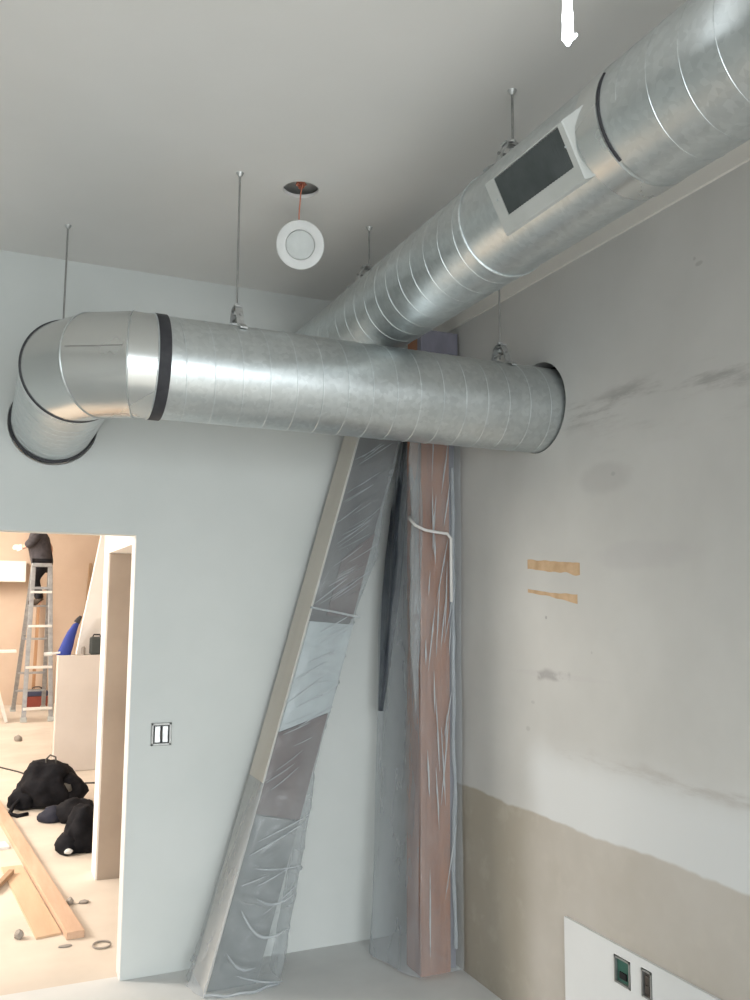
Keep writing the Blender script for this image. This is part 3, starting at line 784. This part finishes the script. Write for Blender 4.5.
for z in (1.975,):
    bm = bmesh.new(); a, b = fL(z), fR(z); box(bm, (a.x-.01, a.y-.03, z-.02), (b.x+.01, a.y+.03, z+.02), .004); link('ladder_step', bm, M['alu'], lad)
for z in (.34, .63, 1.18, 1.70):
    bm = bmesh.new(); a, b = rL(z), rR(z); box(bm, (a.x-.01, a.y-.06, z-.015), (b.x+.01, a.y+.06, z+.015), .004); link('rear_step', bm, M['alu'], lad)
bm = bmesh.new(); box(bm, (.68, 14.36, LZ-.03), (.97, 14.54, LZ+.03), .008); link('top_cap', bm, M['alu'], lad)
for f in (fL, fR, rL, rR):
    bm = bmesh.new(); p = f(0); box(bm, (p.x-.045, p.y-.03, 0), (p.x+.045, p.y+.03, .07), .006); link('ladder_foot', bm, M['foam'], lad)
for a, b in ((fL(1.25), rL(1.25)), (fR(1.25), rR(1.25))):
    bm = bmesh.new(); bar(bm, a, b, .02, .008); link('spreader', bm, M['steel'], lad)

# --- person (skinned body)
def skin_body(name, joints, edges, mat, parent, sub=2, root=0):
    me = bpy.data.meshes.new(name)
    me.from_pydata([j[0] for j in joints], edges, []); me.materials.append(mat)
    o = bpy.data.objects.new(name, me); COL.objects.link(o)
    md = o.modifiers.new('skin', 'SKIN'); md.use_smooth_shade = True
    sk = me.skin_vertices[0].data
    for i, j in enumerate(joints):
        r = j[1]; sk[i].radius = (r, r) if isinstance(r, (int, float)) else r
        sk[i].use_root = (i == root)
    s = o.modifiers.new('sub', 'SUBSURF'); s.levels = sub; s.render_levels = sub
    if parent is not None: o.parent = parent; o.matrix_parent_inverse = Matrix.Translation(-parent.location)
    return o
PB = Vector((.80, 14.78, 1.715))          # between the feet, on the rear step
per = thing('person', 'person in dark grey shirt and black trousers standing bent on the ladder', 'person', PB)
P = lambda x, y, z: (PB.x+x, PB.y+y, PB.z+z)
def chain(js, es, parent, pts):
    for p, r in pts:
        js.append((p, r)); es.append((parent, len(js)-1)); parent = len(js)-1
    return parent
js, es = [(P(.06, 0, .74), .135)], []
sp = chain(js, es, 0, [(P(.04, 0, .88), .13), (P(.0, 0, 1.03), .145), (P(-.05, 0, 1.15), .13)])
neck = chain(js, es, sp, [(P(-.09, 0, 1.23), .055)])
chain(js, es, neck, [(P(-.13, -.0, 1.31), .085), (P(-.15, -.0, 1.40), .095), (P(-.155, 0, 1.47), .065)])
def finger_hand(js, es, wrist, base, d, side, dn_):
    d, side, dn_ = Vector(d).normalized(), Vector(side).normalized(), Vector(dn_).normalized()
    b = Vector(base); palm = chain(js, es, wrist, [(tuple(b+d*.045), (.034, .018))])
    for k, ln in ((-1.5, .062), (-.5, .075), (.5, .070), (1.5, .054)):
        q = b+d*.085+side*k*.019
        chain(js, es, palm, [(tuple(q), .0095), (tuple(q+d*ln*.5+dn_*.008), .009), (tuple(q+d*ln*.85+dn_*.03), .008)])
    q = b+d*.03-side*.034
    chain(js, es, palm, [(tuple(q), .012), (tuple(q+d*.035-side*.02+dn_*.012), .010), (tuple(q+d*.06-side*.02+dn_*.02), .009)])
# far arm reaching left, near arm with the elbow out to the right
a = chain(js, es, sp, [(P(-.04, -.19, 1.12), .06), (P(-.15, -.20, .95), .045), (P(-.24, -.12, .90), .036)])
finger_hand(js, es, a, P(-.245, -.115, .898), (-1, .1, -.05), (0, .3, 1), (-.1, 1, 0))
b = chain(js, es, sp, [(P(.02, .19, 1.12), .062), (P(.18, .20, .90), .048), (P(.15, .20, .76), .042), (P(.10, .21, .68), .034)])
finger_hand(js, es, b, P(.095, .212, .675), (-.6, .15, -.8), (.3, .9, -.1), (-.2, -.9, 0))
for s in (-1, 1):
    chain(js, es, 0, [(P(.05, .10*s, .66), .10), (P(-.06, .11*s, .40), .062), (P(.03, .11*s, .09), .045), (P(.03, .11*s, .045), .045), (P(-.10, .12*s, .035), .035)])
skin_body('body', js, es, M['skin'], per)
# clothes
tj, te = [(P(.06, 0, .62), (.17, .17))], []
t = chain(tj, te, 0, [(P(.03, 0, .82), .185), (P(-.02, 0, 1.00), .19), (P(-.05, 0, 1.15), .150), (P(-.08, 0, 1.20), .07)])
chain(tj, te, 3, [(P(-.04, -.19, 1.12), .08), (P(-.14, -.20, .96), .075), (P(-.22, -.13, .91), .060)])
chain(tj, te, 3, [(P(.02, .19, 1.12), .075), (P(.06, .195, 1.06), .066)])
o = skin_body('shirt', tj, te, M['shirt'], per, root=1); o['label'] = 'loose dark grey shirt'
lj, le = [(P(.06, 0, .72), (.15, .15))], []
for s in (-1, 1):
    chain(lj, le, 0, [(P(.05, .10*s, .62), .112), (P(-.06, .11*s, .40), .078), (P(.03, .11*s, .13), .066), (P(.03, .11*s, .085), .064)])
o = skin_body('trousers', lj, le, M['trousers'], per); o['label'] = 'black trousers'
for s in (-1, 1):
    bj = [(P(.05, .11*s, .10), .055), (P(.05, .11*s, .045), .055), (P(-.04, .115*s, .042), .050), (P(-.14, .12*s, .038), .042)]
    skin_body('boot', bj, [(0, 1), (1, 2), (2, 3)], M['boot'], per, root=1)
hj = [(P(-.10, 0, 1.36), .08), (P(-.125, 0, 1.43), .095), (P(-.15, 0, 1.49), .078)]
skin_body('hair', hj, [(0, 1), (1, 2)], M['hair'], per)
for wr, dd, sd, dn_ in (((-.245, -.115, .898), (-1, .1, -.05), (0, .3, 1), (-.1, 1, 0)),):
    gj, ge = [(P(*wr), .045)], []
    finger_hand(gj, ge, 0, P(*wr), dd, sd, dn_)
    gj = [(p, (r[0]*1.25, r[1]*1.4) if isinstance(r, tuple) else r*1.3) for p, r in gj]
    skin_body('glove', gj, ge, M['glove'], per)
# eyes, nose and ears on the head, looking left
hc = Vector(P(-.15, 0, 1.40))
for s in (-1, 1):
    bm = bmesh.new(); bmesh.ops.create_uvsphere(bm, u_segments=10, v_segments=8, radius=.012, matrix=Matrix.Translation(hc+Vector((-.085, .034*s, .0)))); link('eye', bm, M['glove'], per, True)
    bm = bmesh.new(); lump(bm, hc+Vector((.01, .095*s, -.01)), (.022, .010, .032), s, .1, 2, False); link('ear', bm, M['skin'], per, True)
bm = bmesh.new(); lump(bm, hc+Vector((-.098, 0, -.03)), (.02, .014, .024), 3, .1, 2, False); link('nose', bm, M['skin'], per, True)
bm = bmesh.new(); lump(bm, hc+Vector((-.088, 0, -.068)), (.010, .024, .006), 4, .1, 2, False); link('mouth', bm, M['wire'], per, True)

# --- trestle ladder at the left edge of the doorway
tr = thing('step_ladder', 'low white step ladder half cut off by the left picture edge', 'ladder', (.30, 14.3, 0))
for a, b in (((.13, 14.2, 1.02), (.43, 14.2, .0)), ((.13, 14.35, 1.02), (.17, 14.9, .0)), ((-.12, 14.2, 1.02), (-.42, 14.2, .0)), ((-.12, 14.35, 1.02), (-.16, 14.9, .0))):
    bm = bmesh.new(); bar(bm, a, b, .05, .035, (0, 1, 0), .004); link('ladder_leg', bm, M['alu_white'], tr)
bm = bmesh.new(); box(bm, (-.24, 14.13, 1.015), (.52, 14.42, 1.05), .006); link('work_top', bm, M['alu_white'], tr)
for z in (.35, .70):
    w = .13+.30*(1.02-z)/1.02
    bm = bmesh.new(); box(bm, (-w, 14.17, z-.015), (w, 14.23, z+.015), .003); link('cross_bar', bm, M['alu'], tr)

# --- board leaning on the far wall, and a strip standing in for a shadow
def board(label, a, b, w, t, mat, cat='board'):
    bm = bmesh.new(); bar(bm, a, b, w, t, (0, 1, 0), .003); return tag(link('leaning_board', bm, mat), label, cat, 'boards leaning on the far wall')
board('brown plank leaning upright behind the tall ladder', (.88, 16.10, .02), (.92, 16.40, 1.95), .05, .11, M['plank_brown'])
board('thin tan stud leaning on the far wall right of the ladder', (1.62, 16.20, .02), (1.76, 16.46, 2.45), .04, .09, M['shade_ply'])  # slanted strip shaped after a shadow line on the far wall
tb = thing('tool_box', 'red and dark blue tool box on far room floor behind the ladder', 'tool box', (.90, 15.95, 0))
bm = bmesh.new(); box(bm, (.76, 15.80, 0), (1.10, 16.0, .20), .012); link('box_body', bm, mat_plain('red_box', (.30, .07, .05), .5), tb)
bm = bmesh.new(); box(bm, (.755, 15.795, .20), (1.105, 16.005, .28), .015); link('box_lid', bm, mat_plain('dark_blue_lid', (.06, .07, .13), .5), tb)
bm = bmesh.new(); tube(bm, [(.86, 15.9, .28), (.86, 15.9, .33), (.90, 15.9, .345), (.97, 15.9, .345), (1.0, 15.9, .33), (1.0, 15.9, .28)], .01, 8); link('handle', bm, M['rubber'], tb, True)

# --- things on the half wall
bb = thing('blue_bag', 'blue cloth bag with a black tip leaning on top of the half wall', 'bag', (.90, 10.02, 1.21))
bm = bmesh.new()
sec = [(.835, 1.212, .075, .045), (.86, 1.29, .072, .045), (.885, 1.38, .062, .04), (.915, 1.47, .05, .035), (.955, 1.555, .034, .028)]
rings = []
for x, z, w, d in sec:
    rings.append([bm.verts.new((x+w*math.cos(2*PI*k/20)*(1+.08*nz(k, z*5)), 10.02+d*math.sin(2*PI*k/20), z+.012*math.cos(2*PI*k/20)*(0 if z < 1.22 else 1))) for k in range(20)])
for a, b in zip(rings, rings[1:]): bridge(bm, a, b)
bm.faces.new(rings[0][::-1]); bm.faces.new(rings[-1]); link('bag_body', bm, M['blue'], bb, True, 50)
bm = bmesh.new(); tube(bm, [(.955, 10.02, 1.553), (.975, 10.02, 1.59), (.998, 10.02, 1.625)], [.033, .026, .014], 14); o = link('bag_tip', bm, M['rubber'], bb, True, 50); o['label'] = 'black tip'
bm = bmesh.new()
tube(bm, [(.64, 10.0, 1.222), (.72, 10.0, 1.228)], .022, 10); tube(bm, [(.72, 10.0, 1.228), (.80, 9.985, 1.240)], .012, 10)
tag(link('caulking_tube', bm, M['plastic_white'], None, True, 40), 'thin white tube lying over the left end of the half wall', 'tube')
sp_ = thing('speaker_box', 'small dark box on top of the half wall at its right end', 'box', (1.17, 10.02, 1.21))
bm = bmesh.new(); box(bm, (1.10, 9.97, 1.211), (1.24, 10.07, 1.40), .02); link('box_body', bm, mat_plain('dark_case', (.05, .06, .06), .5), sp_)
bm = bmesh.new(); tube(bm, [(1.13, 10.02, 1.40), (1.14, 10.02, 1.425), (1.20, 10.02, 1.425), (1.21, 10.02, 1.40)], .008, 8); link('handle', bm, M['rubber'], sp_, True)
bm = bmesh.new(); tube(bm, [(1.035, 10.0, 1.211), (1.035, 10.0, 1.28), (1.035, 10.0, 1.30)], [.022, .022, .012], 12)
tag(link('grey_can', bm, M['scrap'], None, True, 40), 'small grey-brown can on the half wall between blue bag and dark box', 'can')

# --- bags on the floor
bg = thing('duffel_bag', 'large black duffel bag slumped on the far room floor by the cord', 'bag', (.62, 8.4, 0))
bm = bmesh.new(); lump(bm, (.62, 8.42, .16), (.25, .24, .225), 4, .30); lump(bm, (.43, 8.38, .075), (.13, .12, .11), 8, .3, 3); lump(bm, (.80, 8.36, .11), (.14, .15, .15), 2, .3, 3)
link('bag_body', bm, M['bag'], bg, True)
bm = bmesh.new(); tube(bm, [(.60, 8.40, .35), (.595, 8.40, .40), (.63, 8.40, .435), (.675, 8.40, .415), (.685, 8.40, .33)], .008, 8); link('bag_handle', bm, M['bag_grey'], bg, True)
bm = bmesh.new(); tube(bm, [(.49, 8.38, .30), (.475, 8.38, .345), (.51, 8.38, .37), (.55, 8.38, .345)], .007, 8); link('bag_handle', bm, M['bag_grey'], bg, True)
for c, h in (((.56, 8.225, .19), (.07, .02, .06)), ((.74, 8.235, .17), (.07, .02, .045))):
    bm = bmesh.new(); lump(bm, c, h, 3, .2, 3, False); o = link('side_pocket', bm, M['bag_grey'], bg, True); o['label'] = 'faded grey pocket'
bm = bmesh.new(); tube(bm, [(.42, 8.30, .12), (.34, 8.25, .05), (.31, 8.15, .012), (.37, 8.05, .012), (.45, 8.1, .012)], .018, 8); link('strap', bm, M['bag'], bg, True)
jk = thing('black_jacket', 'black jacket sleeve crumpled on floor between the two black bags', 'jacket', (.76, 7.7, 0))
bm = bmesh.new(); lump(bm, (.80, 7.78, .07), (.15, .16, .115), 6, .35); link('jacket_body', bm, M['bag'], jk, True)
bm = bmesh.new(); lump(bm, (.63, 7.80, .045), (.11, .07, .072), 12, .3, 3); o = link('sleeve', bm, mat_plain('dark_blue_sleeve', (.018, .02, .035), .8), jk, True)
b2 = thing('tool_bag', 'smaller black bag on the floor in front of the jacket, beside the partition', 'bag', (.74, 6.85, 0))
bm = bmesh.new(); lump(bm, (.76, 6.86, .12), (.13, .14, .19), 9, .25); lump(bm, (.66, 6.82, .055), (.085, .10, .085), 5, .3, 3); link('bag_body', bm, M['bag'], b2, True)
bm = bmesh.new(); lump(bm, (.655, 6.72, .035), (.03, .015, .02), 2, .2, 2, False); link('buckle', bm, M['plastic_white'], b2, True)

# --- lumber and litter on the far room floor
def floor_bar(name, label, cat, a, b, w, z0, z1, mat, group=None):
    a, b = Vector((*a, (z0+z1)/2)), Vector((*b, (z0+z1)/2)); bm = bmesh.new(); bar(bm, a, b, w, z1-z0, (0, 0, 1), .003)
    return tag(link(name, bm, mat), label, cat, group)
floor_bar('timber', 'long pine timber lying across far room floor towards the doorway', 'timber', (.555, 5.12), (.185, 8.75), .092, .0, .040, M['pine'])
bm = plate([(.362, 5.19), (.492, 5.215), (.345, 6.60), (.215, 6.60)], [], lambda x, y: (x, y, .0), (0, 0, 1), .012)
tag(link('plywood_offcut', bm, M['ply']), 'flat plywood piece on floor along the left of the long timber', 'plywood')
floor_bar('wood_offcut', 'short brown wood stick lying on the plywood piece at the left edge', 'wood', (.16, 6.05), (.275, 6.42), .035, .0125, .04, M['shade_ply'])
floor_bar('white_board_offcut', 'pale grey-white board scrap on floor at left edge, above the plywood piece', 'board', (.08, 7.14), (.27, 7.17), .16, 0, .02, M['panel'])
def scrap(label, c, half, seed, mat=None, name='debris_scrap', cat='scrap'):
    bm = bmesh.new(); lump(bm, (c[0], c[1], half[2]*.62), half, seed, .4, 2)
    return tag(link(name, bm, mat or M['scrap']), label, cat, 'scraps on the far room floor')
scrap('crumpled grey-white scrap alone on floor left of the plywood end', (.278, 5.25), (.024, .035, .026), 2)
scrap('dark lump of scrap on floor right of the long timber', (.578, 5.70), (.020, .030, .022), 5)
scrap('flat grey scrap on floor close to the partition opening', (.655, 5.69), (.030, .025, .010), 8)
scrap('flat wood chip on floor in front of the timber end', (.495, 5.03), (.035, .016, .006), 11)
scrap('small dark clod on floor in front of the tall ladder', (.525, 12.3), (.05, .05, .05), 14)
bm = bmesh.new(); tube(bm, [Vector((.672+.045*math.cos(a), 4.97+.05*math.sin(a), .006)) for a in np.linspace(.3, 6.0, 30)], .005, 6)
tag(link('wire_loop', bm, M['scrap'], None, True), 'small loop of grey wire on floor just inside the doorway', 'wire')
bm = bmesh.new(); tube(bm, [(-.6, 10.9, .008), (-.1, 10.62, .008), (.279, 10.44, .008), (.45, 10.1, .008), (.593, 9.73, .008), (.80, 9.45, .008), (1.0, 9.25, .008), (1.4, 9.15, .008)], .008, 6)
tag(link('extension_cord', bm, M['cable'], None, True), 'thin dark cord running over the far room floor behind the duffel bag', 'cord')
